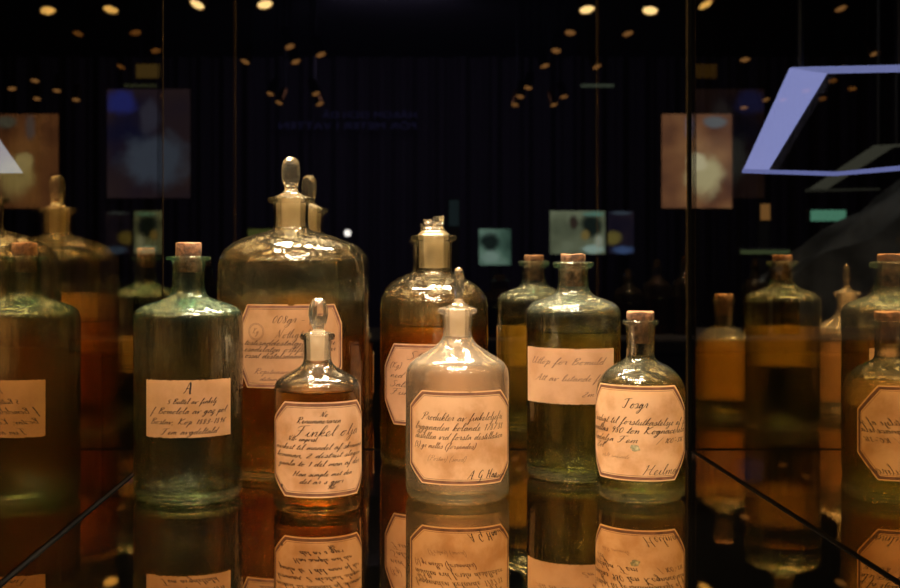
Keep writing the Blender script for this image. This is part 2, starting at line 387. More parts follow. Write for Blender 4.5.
# ---------------------------------------------------------------- handwriting: one-stroke letters, x-height 4, ascender 9
GL = {
'a': '0,.4 1.6,2.6 3.1,3.7 1.9,4 .8,2 1.6,0 3,1.8 3.4,3.8 3.4,1 4.5,.4',
'b': '0,.4 1.6,5 2.7,8.5 1.9,9 1.3,5 1.2,1 2.2,0 3.4,1.7 3,3.7 4.2,3.3',
'c': '0,.4 1,2.5 2.6,4 2.9,3.2 1.5,3.4 .9,1.6 1.8,0 3.6,.8',
'd': '0,.4 1.4,2.6 3,3.5 1.8,4 .7,2 1.6,0 3,1.8 4.3,9 3.5,3 3.6,.5 4.7,.4',
'e': '0,.4 2,1.6 2.6,3.4 1.8,4 1,2.4 1.4,.3 2.4,0 3.6,.8',
'f': '0,.4 1.8,4 3,8.4 2.2,9 1.5,5 1.1,-3 .4,-4.6 .9,-1 3.2,.8',
'g': '0,.4 1.4,2.6 3.1,3.6 1.8,4 .8,2 1.6,.2 3.2,3.8 2.9,-2 1.4,-4.6 .3,-3.4 3,0 4.4,.8',
'h': '0,.4 1.8,5 2.7,8.6 1.9,9 1.1,4 .9,0 1.5,2.6 2.8,4 3.2,2.6 3.1,.5 4.3,.5',
'i': '0,.4 1.2,4 1.1,1 1.8,0 2.8,.6|1.8,6 2,6.3',
'j': '0,.4 1.5,4 1.3,-2.6 .2,-4.6 -.4,-3 2.8,.6|2,6 2.2,6.3',
'k': '0,.4 1.8,5 2.7,8.6 1.9,9 1,4 .9,0 1.4,2.4 3,4 2.8,2.6 1.6,2.2 2.6,.6 3.9,.5',
'l': '0,.4 1.7,5 2.4,8.6 1.5,9 1,5 1.2,.6 2.5,.5',
'm': '0,.4 1,4 1,0 1.6,2.8 2.7,4 3,2.4 2.9,0 3.5,2.8 4.6,4 4.9,2.4 4.9,.6 6,.5',
'n': '0,.4 1,4 1,0 1.6,2.8 2.8,4 3.2,2.4 3.1,.6 4.2,.5',
'o': '0,.4 2.2,4 1,3 .9,1 2,0 3.1,1.4 2.7,3.6 4,3.4',
'p': '0,.4 1.5,4.4 1.2,-1 .8,-4.6 1.3,2 2.6,4 3.3,2.4 2.4,.2 1.4,.4 4.2,.6',
'r': '0,.4 1.4,4.4 2.4,3.6 2.3,1 3.5,.5',
's': '0,.4 1.8,4.4 2.6,2 2,0 .8,.4 3.4,.6',
't': '0,.4 1.6,4 2,7.6 1.4,4 1.3,.6 2.6,.5|.2,5 3.2,5.4',
'u': '0,.4 .9,4 .9,1 1.8,0 3,1.8 3.2,4 3.2,.8 4.3,.5',
'v': '0,.4 .9,4 1.5,.3 1.8,0 3,3.8 4.2,3.3',
'x': '0,.4 1,3.8 2.6,.2 3.6,.6|3,4 .6,0',
'y': '0,.4 .9,4 1.2,.8 3,3.8 2.8,-2 1.4,-4.6 .4,-3.4 3,0 4.2,.7',
'z': '0,.4 .8,3.8 3,4 .8,.2 2.4,-.4 1.6,-4 .4,-3 3.4,.6',
'å': '0,.4 1.6,2.6 3.1,3.7 1.9,4 .8,2 1.6,0 3,1.8 3.4,3.8 3.4,1 4.5,.4|2.4,5.6 2,6.3 2.6,6.8 2.9,6 2.4,5.6',
'ä': '0,.4 1.6,2.6 3.1,3.7 1.9,4 .8,2 1.6,0 3,1.8 3.4,3.8 3.4,1 4.5,.4|1.8,5.8 2,6.1|3,5.8 3.2,6.1',
'ö': '0,.4 2.2,4 1,3 .9,1 2,0 3.1,1.4 2.7,3.6 4,3.4|1.5,5.6 1.7,5.9|2.8,5.6 3,5.9',
'.': '.6,.1 .9,.3', ',': '.8,.3 .9,-.3 .5,-1.2', '-': '.4,2.4 3,2.6', '=': '.4,2 3,2.2|.4,3.4 3,3.6', '\'': '.8,8 .7,6.6', '/': '0,-2 3.4,9',
'(': '2.4,9.4 .8,6 .8,1 2.2,-2.4', ')': '.4,9.4 1.8,6 1.8,1 .4,-2.4', ' ': '',
'0': '2,7 .7,5 .8,1.4 2,0 3.3,2 3.2,5.4 2,7', '1': '.8,5.4 2,7 1.8,0', '2': '.6,5.6 2,7 3.2,5.4 .6,0 3.6,.2',
'3': '.8,6.4 2.2,7 2.8,5 1.4,3.8 3,2.6 2.2,0 .6,.8', '5': '3.4,7 1.2,6.9 1,4 2.6,4 3,1.4 1.8,0 .5,.7',
'6': '3,7 1.2,4.4 1,1 2.2,0 3,1.6 2.2,3.2 1,2', '7': '.4,6.6 3.4,7 1.4,0', '8': '2.8,6 1.8,7 .9,5.6 2.8,2 1.8,0 .8,1.6 3,5.8',
'9': '3,6 1.8,7 .8,5.2 1.8,3.8 3,5.6 2.4,0',
'A': '0,0 1.6,2 4.4,9 4.8,0 5.6,.4|1.4,3.4 5.4,3.8', 'B': '1.6,8.6 1,0|.2,7 2.4,9 4.6,7.6 2,4.8 4.8,3 3.2,0 .6,.4',
'D': '1.8,8.6 1.2,.2|.2,7.6 2.4,9 5.6,6.4 4.4,1.4 .4,.2 3,.6', 'F': '.2,7 1.4,8.6 6.4,9.2|3.6,8.6 2.8,1 1.2,-.4 .4,1|1.4,4.6 4.8,5.2',
'G': '5,7.6 3.4,9 1,6 1.4,1.4 3.6,.6 4.6,3.8 4.2,-2 2.4,-4.4 1,-3', 'H': '.2,7 1.4,8.6 1.2,3 .6,0|1,4 5.4,5|5.6,9 4.6,3 5,.4 6.2,.8',
'K': '.4,7 1.6,8.8 1.2,0|5.4,9 1.6,4.4 4.4,.4 5.8,.8', 'M': '0,0 1.6,4 2.2,8.8 3,1.2 5.6,9 5.6,.6 6.8,.5',
'N': '0,0 1.2,3 1.8,8.8 4,.2 5,9 5.8,9.2', 'P': '.2,6.6 1.6,8.6 5.6,9 5.8,6.2 2.6,4.4|2.8,8.4 2.2,3 1.2,0 .2,.8', 'R': '.2,6.6 1.6,8.8 5,9 5.2,6.2 2,4.6 4.4,.4 5.6,.8|2.4,8.4 1.2,0',
'S': '4.6,8 3,9 1.6,7.2 4,3.2 3,.4 .6,0 .2,1.6', 'T': '.2,7.2 1.4,8.6 6.2,9|3.6,8.6 3,1 1.6,0 .4,1', 'U': '.2,7.4 1.4,8.8 1,2 2.6,0 4.8,4 5,9 4.8,1 6,.6',
'Z': '.6,7.8 2,9 5,8.4 .8,.6 5,.4',
}
def glyph_strokes(text, slant=.42, jit=.28, rnd=random.Random(3)):
    """returns strokes (lists of points) in letter units, and the width"""
    strokes = []; x = 0; cur = []
    for ch in text:
        g = GL.get(ch, GL.get(ch.lower(), ''))
        if ch == ' ':
            if cur: strokes.append(cur); cur = []
            x += 3.4; continue
        if not g: x += 2; continue
        parts = [[tuple(float(q) for q in p.split(',')) for p in s.split()] for s in g.split('|')]
        join = ch.islower()
        mx = max(p[0] for s in parts for p in s)
        main = [(x+p[0]+rnd.uniform(-jit, jit)*.6, p[1]+rnd.uniform(-jit, jit)) for p in parts[0]]
        if join and cur: cur += main[1:]
        elif join: cur = main
        else:
            if cur: strokes.append(cur); cur = []
            strokes.append(main)
        for s in parts[1:]: strokes.append([(x+p[0], p[1]+rnd.uniform(-jit, jit)) for p in s])
        x += (parts[0][-1][0] if join else mx+.9)
    if cur: strokes.append(cur)
    return [[(px+slant*py, py) for px, py in s] for s in strokes], x
def smooth_pts(p, k=4):
    if len(p) < 3: return p
    q = [p[0]]+list(p)+[p[-1]]; out = []
    for i in range(1, len(q)-2):
        a, b, c, d = q[i-1], q[i], q[i+1], q[i+2]
        for j in range(k):
            t = j/k
            out.append(tuple(.5*(2*b[m]+(c[m]-a[m])*t+(2*a[m]-5*b[m]+4*c[m]-d[m])*t*t+(3*b[m]-a[m]-3*c[m]+d[m])*t**3) for m in (0, 1)))
    out.append(p[-1]); return out
def ribbon(bm, pts, w0, mapf, nib=True):
    pts = smooth_pts(pts); prev = None; n = len(pts)
    if n < 2: return
    for i, p in enumerate(pts):
        a = pts[max(i-1, 0)]; b = pts[min(i+1, n-1)]
        dx, dy = b[0]-a[0], b[1]-a[1]; L = math.hypot(dx, dy) or 1e-9
        ww = w0*(.5+.75*max(0, -dy/L)) if nib else w0
        nx, ny = -dy/L*ww, dx/L*ww
        v = (bm.verts.new(mapf(p[0]+nx, p[1]+ny)), bm.verts.new(mapf(p[0]-nx, p[1]-ny)))
        if prev: bm.faces.new((prev[0], prev[1], v[1], v[0]))
        prev = v
def write(bm, text, s, v, size, mapf, w=.00033, width=None, tilt=0, slant=.42):
    """text whose baseline starts at (s, v) on the label; size = x-height in metres; width = fitted length"""
    st, L = glyph_strokes(text, slant)
    k = size/4; kx = (width/L) if width else k
    for q in st:
        ribbon(bm, [(s+p[0]*kx, v+p[1]*k+p[0]*kx*tilt) for p in q], w, mapf)

# ---------------------------------------------------------------- labels
def oct_pts(hw, z0, z1, ch, cv, inset=0):
    k = inset*.41
    hw -= inset; z0 += inset; z1 -= inset; ch -= k; cv -= k
    return [(-hw+ch, z0), (hw-ch, z0), (hw, z0+cv), (hw, z1-cv), (hw-ch, z1), (-hw+ch, z1), (-hw, z1-cv), (-hw, z0+cv)]
def sheet(bm, hw, z0, z1, ch, cv, mapf_r, torn=0, seed=1, notch=None):
    rnd = random.Random(seed); n = 90
    us = sorted(set([-hw+2*hw*i/n for i in range(n+1)]+([-hw+ch, hw-ch] if ch else [])))
    front, back = [], []
    for u in us:
        d = max(0, abs(u)-(hw-ch))/ch*cv if ch else 0
        a, b = z0+d, z1-d
        if torn: a += rnd.uniform(0, torn); b -= rnd.uniform(0, torn)
        if notch and abs(u-notch[0]) < notch[1]: b -= (notch[1]-abs(u-notch[0]))*.9
        uu = u + (rnd.uniform(-torn, torn) if torn and abs(u) > hw-1e-6 else 0)
        front.append([bm.verts.new(mapf_r(uu, a+(b-a)*k/6, .00055)) for k in range(7)])
        back.append([bm.verts.new(mapf_r(uu, a+(b-a)*k/6, .00022)) for k in range(7)])
    for i in range(len(us)-1):
        for k in range(6):
            bm.faces.new((front[i][k], front[i+1][k], front[i+1][k+1], front[i][k+1]))
            bm.faces.new((back[i][k+1], back[i+1][k+1], back[i+1][k], back[i][k]))
        bm.faces.new((front[i][0], back[i][0], back[i+1][0], front[i+1][0]))
        bm.faces.new((front[i+1][6], back[i+1][6], back[i][6], front[i][6]))
    for k in range(6):
        bm.faces.new((front[0][k+1], back[0][k+1], back[0][k], front[0][k]))
        bm.faces.new((front[-1][k], back[-1][k], back[-1][k+1], front[-1][k+1]))
def band(bm, hw, z0, z1, ch, cv, i0, i1, mapf):
    A = oct_pts(hw, z0, z1, ch, cv, i0); B = oct_pts(hw, z0, z1, ch, cv, i1)
    for i in range(8):
        a0, a1, b0, b1 = A[i], A[(i+1) % 8], B[i], B[(i+1) % 8]; n = 24; prev = None
        for k in range(n+1):
            t = k/n
            va = bm.verts.new(mapf(a0[0]+(a1[0]-a0[0])*t, a0[1]+(a1[1]-a0[1])*t)); vb = bm.verts.new(mapf(b0[0]+(b1[0]-b0[0])*t, b0[1]+(b1[1]-b0[1])*t))
            if prev: bm.faces.new((prev[0], va, vb, prev[1]))
            prev = (va, vb)
def add_label(root, r, phi0, hw, z0, z1, mat, shape='octagon', ch=.019, cv=.017, lines=(), seed=1, notch=None, extra=None, faded=()):
    def mr(u, z, d): a = phi0+u/r; return ((r+d)*math.sin(a), -(r+d)*math.cos(a), z)
    ink = lambda u, z: mr(u, z, .00072)
    bm = bmesh.new(); lab = None
    if shape == 'octagon': sheet(bm, hw, z0, z1, ch, cv, mr, seed=seed, notch=notch)
    else: sheet(bm, hw, z0, z1, 0, 0, mr, torn=.0011, seed=seed)
    lab = obj('label', bm, mat, root, angle=60)
    if shape == 'octagon':
        bm = bmesh.new()
        band(bm, hw, z0, z1, ch, cv, .0013, .0042, lambda u, z: mr(u, z, .00065))
        band(bm, hw, z0, z1, ch, cv, .0052, .0056, lambda u, z: mr(u, z, .00065))
        obj('printed_border', bm, M['border'], lab, smooth=False)
    bm = bmesh.new()
    for t in lines:
        text, s, z, size, width = t[:5]; kw = t[5] if len(t) > 5 else {}
        write(bm, text, s, z, size, ink, width=width, **kw)
    if extra: extra(bm, ink)
    if len(bm.verts): obj('handwriting', bm, M['ink'], lab, smooth=False)
    else: bm.free()
    if faded:
        bm = bmesh.new()
        for t in faded:
            if callable(t): t(bm, ink); continue
            text, s, z, size, width = t[:5]; kw = t[5] if len(t) > 5 else {}
            write(bm, text, s, z, size, ink, width=width, **kw)
        obj('faded_writing', bm, M['ink_faded'], lab, smooth=False)
    return lab

# ---------------------------------------------------------------- bottles
def offset_in(prof, t):
    out = []
    for i, (r, z) in enumerate(prof):
        a = prof[max(i-1, 0)]; b = prof[min(i+1, len(prof)-1)]
        dx, dz = b[0]-a[0], b[1]-a[1]; L = math.hypot(dx, dz) or 1e-9
        out.append((r-t*dz/L, z+t*dx/L))
    return out
class Bottle:
    def __init__(s, b, cx, label, group=None):
        s.b = b; s.Y = 300/b; s.S = 4*b; s.yb = 259+b; s.cx = cx
        s.X = (cx-393)/s.S
        s.root = thing('glass_bottle', label, 'bottle', (s.X, s.Y, SHELF), group)
        s.face = math.atan2(-s.X, s.Y)      # turn that faces the viewer's side of the case
    def z(s, y): return (s.yb-y)/s.S
    def zf(s, y, r):                        # height of a point on the front surface
        return HC-(y-259)/F*(s.Y-r)-SHELF
    def body(s, pts, lip, mat, t=.0026, base=.009, seg=96, punt=.006):
        """pts: (half width px, y px) from base up to below the lip; lip: same for the mouth ring"""
        P = [(h/s.S, s.z(y)) for h, y in pts]
        r0 = P[0][0]
        rb = P[1][0]
        outer = [(0, punt*.8), (rb*.45, punt*.7), (rb*.78, punt*.15), (rb*.86, 0.0)]+chaikin([(rb-.0065, .0), (rb-.0030, .0004), (rb-.0008, .0026), (rb, .0070)]+P[2:], 3)
        L = [(h/s.S, s.z(y)) for h, y in lip]
        outer += chaikin(L, 1)
        # the inside
        neck_r = max(.004, P[-1][0]-t*1.1)
        inn = offset_in(chaikin(P[1:], 3), t)
        inn = [p for p in inn if p[1] > base+.006]
        rin = inn[0][0]
        low = chaikin([(0, base+punt*.7), (rin*.5, base+punt*.5), (rin*.80, base+.0004), (rin*.93, base), (rin*.995, base+.005)], 2)
        inn = [p for p in inn if p[1] > low[-1][1]+.0005]
        inner = low+inn+[(neck_r, L[0][1]), (neck_r+.0004, L[-1][1]-.0006)]
        prof = outer+[(p[0], p[1]) for p in reversed(inner)]
        # merge the mouth
        bm = bmesh.new(); lathe(bm, prof, seg)
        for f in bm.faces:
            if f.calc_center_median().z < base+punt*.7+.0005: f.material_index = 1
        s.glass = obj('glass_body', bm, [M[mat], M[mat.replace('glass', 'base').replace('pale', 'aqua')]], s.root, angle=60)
        s.inner = low+inn; s.neck_r = neck_r; s.r = max(p[0] for p in P)
        return s.glass
    def liquid(s, y, mat, seg=96):
        lv = s.z(y); e = .0004
        pr = [(0, s.inner[0][1]-e)]
        for (r, z) in s.inner[1:]:
            if z < lv-.001: pr.append((r+e, z-(e if z < .012 else 0)))
        # radius at the level
        R = pr[-1][0]
        for a, b in zip(s.inner, s.inner[1:]):
            if a[1] <= lv <= b[1] and b[1] > a[1]: R = a[0]+(b[0]-a[0])*(lv-a[1])/(b[1]-a[1])+e
        pr += [(R, lv+.0008), (R-.0012, lv+.0001), (R-.0035, lv-.0006), (0, lv-.0006)]
        bm = bmesh.new(); lathe(bm, pr, seg); return obj('liquid', bm, mat, s.root, angle=30)
    def cork(s, y0, y1, ytop, hw, seed=1):
        rnd = random.Random(seed); n = 28
        zt, zl, zb = s.z(ytop), s.z(y0), s.z(y1); rt = hw/s.S
        rn = min(rt, s.neck_r-.0002)
        def fn(x, y, z):
            a = math.atan2(y, x); k = 1+.03*math.sin(5*a+seed)+.02*math.sin(11*a+z*900)
            return (x*k, y*k, z+(.0006*math.sin(3*a+seed) if z > zl else 0))
        bm = bmesh.new()
        lathe(bm, [(0, zb), (rn*.86, zb), (rn*.93, zb+.001), (rn*.96, zl-.002), (rt*.97, zl+.0012), (rt, zl+.002), (rt, zt-.001), (rt*.93, zt), (0, zt+.0004)], 48, fn)
        for f in bm.faces:
            if f.calc_center_median().z > zt-.0012: f.material_index = 1
        return obj('cork_stopper', bm, [M['cork'], M['cork_side']], s.root, angle=50)
    def plug(s, ytop, ybot, mat):
        bm = bmesh.new(); r = s.neck_r+.0003
        lathe(bm, [(0, s.z(ybot)), (r*.80, s.z(ybot)), (r*.86, s.z(ybot)+.001), (r*.99, s.z(ytop)), (0, s.z(ytop)+.0001)], 64)
        return bm

# --- A : tall green-tinted bottle on the left, plain label headed A
A = Bottle(237, 188.5, 'tall greenish corked bottle with a plain label headed A, leftmost of the front bottles')
A.body([(51, 496), (52.5, 494), (53.8, 488), (54, 470), (54, 400), (54.3, 330), (54.3, 316), (51, 309), (42, 304.5), (30, 301), (20, 297), (16.8, 292), (16, 284), (16, 272), (16.5, 262)],
       [(17, 260.5), (22, 260), (22.6, 258.3), (22, 256.6), (17, 256.2)], 'glass_green', t=.003, base=.008)
A.liquid(419, M['liq_clear'])
A.cork(256.5, 272, 243, 12.6, 2)
r = A.r
def bigA(bm, ink): pass
add_label(A.root, r, A.face+.0, .0475, A.zf(438.5, r), A.zf(380, r), M['p_brown'], 'plain', seed=5,
    lines=[('A', -.005, A.zf(393.5, r), .0052, .0088, dict(w=.0007, slant=.1)),
           ('5 Buttel av finkelj.', -.022, A.zf(404, r), .0024, .052),
           ('f. Bomolola av gaz pol', -.040, A.zf(414, r), .0028, .080),
           ('Bostav, Köp 1883-1896', -.041, A.zf(424.5, r), .0027, .080),
           ('Fem avgdeltald', -.029, A.zf(434.5, r), .0026, .058)])

# --- the big stoppered bottle at the back left
B = Bottle(211, 291, 'largest bottle, with dome shoulders, round glass stopper and an octagonal label marked 008')
B.body([(70, 470), (72, 468), (73.4, 462), (73.6, 440), (73.6, 300), (73.6, 268), (71, 256), (62, 245), (48, 238), (32, 233.5), (22, 231), (18.3, 229), (17.2, 226), (17, 216), (17.4, 206)],
       [(18, 203.5), (22.5, 203), (23.6, 200.3), (22.5, 197.8), (18, 197.3)], 'glass_olive', t=.003, base=.010)
B.liquid(333, M['liq_orange'])
bm = B.plug(199, 228, None)
pl = obj('glass_stopper', bm, M['ground_dim'], B.root, angle=40)
def knob(bt, pts, mat, flat=1.0, turn=0, facets=None, dx=0, name='stopper_knob', par=None, n=10):
    P = chaikin([(h/bt.S, bt.z(y)) for h, y in pts], 1)
    ca, sa = math.cos(turn), math.sin(turn); zc = P[0][1]
    def fn(x, y, z):
        a = math.atan2(y, x)
        t = min(1, max(0, (z-zc)/.010)); fy = 1+(flat-1)*t
        y *= fy
        return (x*ca-y*sa+dx/bt.S, x*sa+y*ca, z)
    bm = bmesh.new(); lathe(bm, P, n, fn)
    bmesh.ops.subdivide_edges(bm, edges=bm.edges[:], cuts=1, smooth=.25)
    return obj(name, bm, mat, par, angle=16)
knob(B, [(0, 199.5), (17, 199), (17.5, 196.5), (11, 195), (7.5, 191), (6.3, 188.5), (6.6, 187), (9.4, 182), (10, 172), (9.2, 163), (5, 157.5), (0, 157)], M['stopper'], .8, .4, 9, par=pl)
r = B.r
def stamp(bm, ink):
    for q in (.0095, .0082):
        pts = [(-.040+q*math.cos(2*PI*i/24), B.zf(332, r)+q*math.sin(2*PI*i/24)) for i in range(25)]
        ribbon(bm, pts, .00018, ink, False)
    write(bm, 'Kg', -.045, B.zf(334, r), .0028, ink, w=.0002)
add_label(B.root, r, B.face+.0, .0625, B.zf(388.5, r), B.zf(304.5, r), M['p_brown'], ch=.011, cv=.022, notch=(0, .004), seed=2,
    lines=[('008gr - (', -.022, B.zf(323, r), .0045, .046, dict(w=.00032)),
           ('Nötligt fygga', -.018, B.zf(338, r), .0042, .056, dict(w=.00026)),
           ('testisaddestalgja s endre', -.056, B.zf(345.5, r), .0029, .108),
           ('esadelatzn ostiflgen i gar', -.056, B.zf(352, r), .0029, .108),
           ('ossat destalsdamnsi', -.055, B.zf(358.5, r), .0029, .074)],
    faded=[stamp, ('Ropitnasmatt', -.043, B.zf(374, r), .0026, .05), ('dstam', -.036, B.zf(381, r), .002, .02)])

# --- back middle bottle with the broken stopper
D = Bottle(203, 434, 'dome-shouldered bottle with a broken jagged stopper, half behind the frosted bottle')
D.body([(50, 464), (52, 462), (53.6, 457), (54, 440), (54, 320), (54, 306), (52.5, 298), (47, 289), (38, 282), (28, 277.5), (21, 275), (18.3, 272), (17.8, 268), (17.8, 250), (18, 243)],
       [(18.5, 241.5), (22, 241), (23, 238.3), (22, 235.6), (18.5, 235.2)], 'glass_olive', t=.003, base=.009)
D.liquid(324, M['liq_brown'])
bm = D.plug(237, 268, None)
pl = obj('glass_stopper', bm, M['ground_dim'], D.root, angle=40)
knob(D, [(0, 237.5), (17, 237), (17, 234.6), (13, 232), (10.5, 228), (9.5, 226.5), (9.5, 224.5), (0, 224)], M['stopper'], .9, .2, 7, par=pl)
# the jagged remains of its knob
bm = bmesh.new(); rnd = random.Random(11)
def shard(bm, cx, cy, hw, hd, y0, y1, tilt=0):
    a = D.z(y0); b = D.z(y1); S = D.S
    pts = []
    for k, (sx, sy) in enumerate(((-1, -1), (0, -1.2), (1, -1), (1.1, .3), (.7, 1), (-.6, 1), (-1.1, .2))):
        pts.append((cx/S+sx*hw/S*rnd.uniform(.8, 1.1), cy/S+sy*hd/S*rnd.uniform(.8, 1.1)))
    lo = [bm.verts.new((p[0], p[1], a+rnd.uniform(-.0005, .0005))) for p in pts]
    hi = [bm.verts.new((p[0]*.94+tilt/S, p[1]*.9, b+rnd.uniform(-.001, .001))) for p in pts]
    bm.faces.new(lo[::-1]); bm.faces.new(hi)
    for i in range(len(pts)): bm.faces.new((lo[i], lo[(i+1) % 7], hi[(i+1) % 7], hi[i]))
shard(bm, 0, 0, 10, 8, 225, 221.5); shard(bm, 4.5, 0, 6, 5, 222, 217, .5); shard(bm, -6, 1, 3.6, 3, 223, 219.5, -1); shard(bm, 8, -1, 2.4, 2.4, 218.5, 216)
obj('broken_knob', bm, M['stopper'], pl, smooth=False)
r = D.r
add_label(D.root, r, D.face, .072, D.zf(426.5, r), D.zf(344.5, r), M['p_pink'], ch=.019, cv=.028, seed=3,
    lines=[('Ströf', -.034, D.zf(360, r), .0045, .036, dict(w=.0003)), ('ned laf avgor', -.060, D.zf(379, r), .0032, .08),
           ('Salsen p laft', -.060, D.zf(388, r), .0032, .08), ('Fundes', -.060, D.zf(396, r), .0032, .05)],
    faded=[('(Kg)', -.060, D.zf(369, r), .003, .018)])

# --- back right bottle, plain torn label, cork
E = Bottle(217, 573.3, 'tall corked bottle with a plain torn-edged label, behind the small corked one')
E.body([(43.5, 477.5), (45, 476), (46.2, 472), (46.6, 455), (46.6, 340), (47, 320), (46.8, 311), (43, 304.5), (34, 300), (24, 297), (18, 293.5), (15.6, 289), (15, 282), (15, 270)],
       [(15.4, 268), (19.5, 267.5), (20.6, 264.6), (19.6, 262), (15.4, 261.6)], 'glass_aqua', t=.0028, base=.011)
E.liquid(331, M['liq_green'])
E.cork(261.8, 286, 254, 12.2, 5)
r = E.r
add_label(E.root, r, E.face-.13, .0585, E.zf(405, r), E.zf(348.5, r), M['p_pink'], 'plain', seed=8,
    faded=[('Utlöp för Bomuld', -.048, E.zf(365, r), .0034, .090), ('Att av lutande flåk', -.040, E.zf(381.5, r), .0032, .088),
           ('2m opf', .016, E.zf(397, r), .003, .032)])

# --- amber bottle front left of centre
H = Bottle(249.4, 317.5, 'small bottle of amber liquid with a faceted glass stopper and bordered label')
H.body([(41, 509.5), (42.3, 508), (43.4, 503), (43.6, 490), (43.6, 395), (43.4, 386), (40.5, 379.5), (33, 374.5), (24, 370), (17.5, 366), (14.6, 362.5), (13.6, 358), (13.4, 348), (13.8, 341)],
       [(14.2, 339.8), (17, 339.3), (17.6, 336.4), (17, 333.6), (14.2, 333.2)], 'glass_white', t=.0024, base=.010)
H.liquid(389.5, M['liq_amber'])
bm = H.plug(335, 360, None)
pl = obj('glass_stopper', bm, M['ground'], H.root, angle=40)
knob(H, [(0, 335.2), (13, 334.8), (13, 332.6), (8, 331.6), (5.6, 330), (5.4, 328.5), (9, 321), (10.6, 312), (8.6, 303.5), (4.5, 298.5), (0, 297.8)], M['stopper'], .75, .3, 7, dx=.8, par=pl)
r = H.r
def rustspot(bm, ink):
    for q in (.0004, .0011): ribbon(bm, [(-.045+q*math.cos(i*.7), H.zf(488, r)+q*math.sin(i*.7)) for i in range(10)], .0006, ink, False)
add_label(H.root, r, H.face+.13, .061, H.zf(498, r), H.zf(402.5, r), M['p_amber'], ch=.020, cv=.018, seed=4,
    lines=[('No', -.0035, H.zf(417, r), .0022, .007), ('Renummeraren', -.027, H.zf(423.5, r), .0026, .044),
           ('Finkel Olja', -.030, H.zf(436.5, r), .0045, .070, dict(w=.00036)), ('Ntt= emperst', -.037, H.zf(441.5, r), .0022, .030, dict(w=.0003)),
           ('merkest til mandel af skrammen', -.055, H.zf(450, r), .0024, .108, dict(w=.0003)), ('komman, 2 distrut slagen', -.054, H.zf(458, r), .0024, .100),
           ('gamla tö 1 del man af der', -.050, H.zf(466.5, r), .0024, .094),
           ('Han simple met den', -.031, H.zf(476.5, r), .0022, .062), ('det ar s gjor', -.024, H.zf(484, r), .0022, .044), ('ho', .004, H.zf(489.5, r), .0022, .007)],
    extra=rustspot)

# --- the frosted clear bottle in the centre
K = Bottle(237, 457.3, 'frosted colourless bottle, brightest in the centre, with a tall narrow glass stopper')
K.body([(48.5, 497.5), (50, 496), (51.3, 491), (51.6, 480), (51.6, 385), (51.4, 374), (50, 367), (45, 360.5), (36, 355), (27, 349.5), (20, 344.5), (16, 340), (14.2, 335), (14, 326), (14.6, 316)],
       [(15, 314), (19, 313.4), (20, 310.5), (19, 308), (15, 307.6)], 'glass_clear', t=.0026, base=.010)
K.liquid(363, M['liq_clear'])
bm = K.plug(310, 336, None)
pl = obj('glass_stopper', bm, M['ground'], K.root, angle=40)
knob(K, [(0, 310), (16, 309.6), (16, 307), (11, 304.5), (7.5, 301), (6.4, 297), (8.5, 290), (9, 280), (8, 271.5), (4, 267.3), (0, 267)], M['stopper'], .62, 1.35, 8, dx=1.5, par=pl)
r = K.r
add_label(K.root, r, K.face+.11, .065, K.zf(485.5, r), K.zf(391.5, r), M['p_bright'], ch=.020, cv=.017, notch=(.007, .002), seed=6,
    lines=[('Produkter av finkeloljefri', -.046, K.zf(421, r), .0034, .093, dict(w=.00027)), ('byggnaden kolande 1787.88', -.055, K.zf(431, r), .0034, .102, dict(w=.00027)),
           ('distillen vid första destillation', -.055, K.zf(440, r), .0030, .102, dict(w=.00027)),
           ('A. G. Han', .004, K.zf(479, r), .0038, .034, dict(w=.0004)), ('sson', .033, K.zf(479.5, r), .002, .018)],
    faded=[('(5) gr mellis (försändes)', -.056, K.zf(449, r), .0026, .068), ('(Postar) (smed)', -.038, K.zf(461.5, r), .0024, .040, dict(w=.00012))])

# --- small corked bottle on the right
J = Bottle(238, 640.5, 'small corked bottle with a hole in its bordered label, rightmost in front')
J.body([(40, 498.5), (41.8, 497), (43.4, 492), (43.8, 480), (43.8, 402), (43.8, 393), (42.5, 384), (38, 375), (31, 368), (23, 363.5), (16.5, 360.5), (13.8, 357), (13.4, 350), (14, 335), (14.4, 326)],
       [(14.8, 324.6), (17.4, 324.2), (18.2, 322.2), (17.6, 320.4), (14.8, 320)], 'glass_pale', t=.0026, base=.010)
J.liquid(377, M['liq_yellow'])
J.cork(320.2, 343, 311.5, 13.5, 7)
r = J.r
def hole(bm, ink): pass
lab = add_label(J.root, r, J.face-.12, .0655, J.zf(481.5, r), J.zf(386, r), M['p_bright'], ch=.022, cv=.026, seed=9,
    lines=[('Tosgr', -.014, J.zf(408.5, r), .0044, .026, dict(w=.0004)),
           ('Färdigt til förstutkastelsje af st', -.062, J.zf(424, r), .0032, .124, dict(w=.00034, tilt=-.02)), ('smältas 980 ton Kognacerela', -.062, J.zf(434, r), .0032, .122, dict(w=.0004)),
           ('Nadalja Fem', -.062, J.zf(443.5, r), .0030, .064, dict(w=.00032)), ("/ 100'-316.", .022, J.zf(443.5, r), .0026, .036), ('Zol', -.052, J.zf(451, r), .0026, .014),
           ('Heilman', .007, J.zf(475, r), .0046, .044, dict(w=.0003))],
    faded=[('stilt smunde', -.040, J.zf(459.5, r), .0018, .034, dict(w=.0001))])
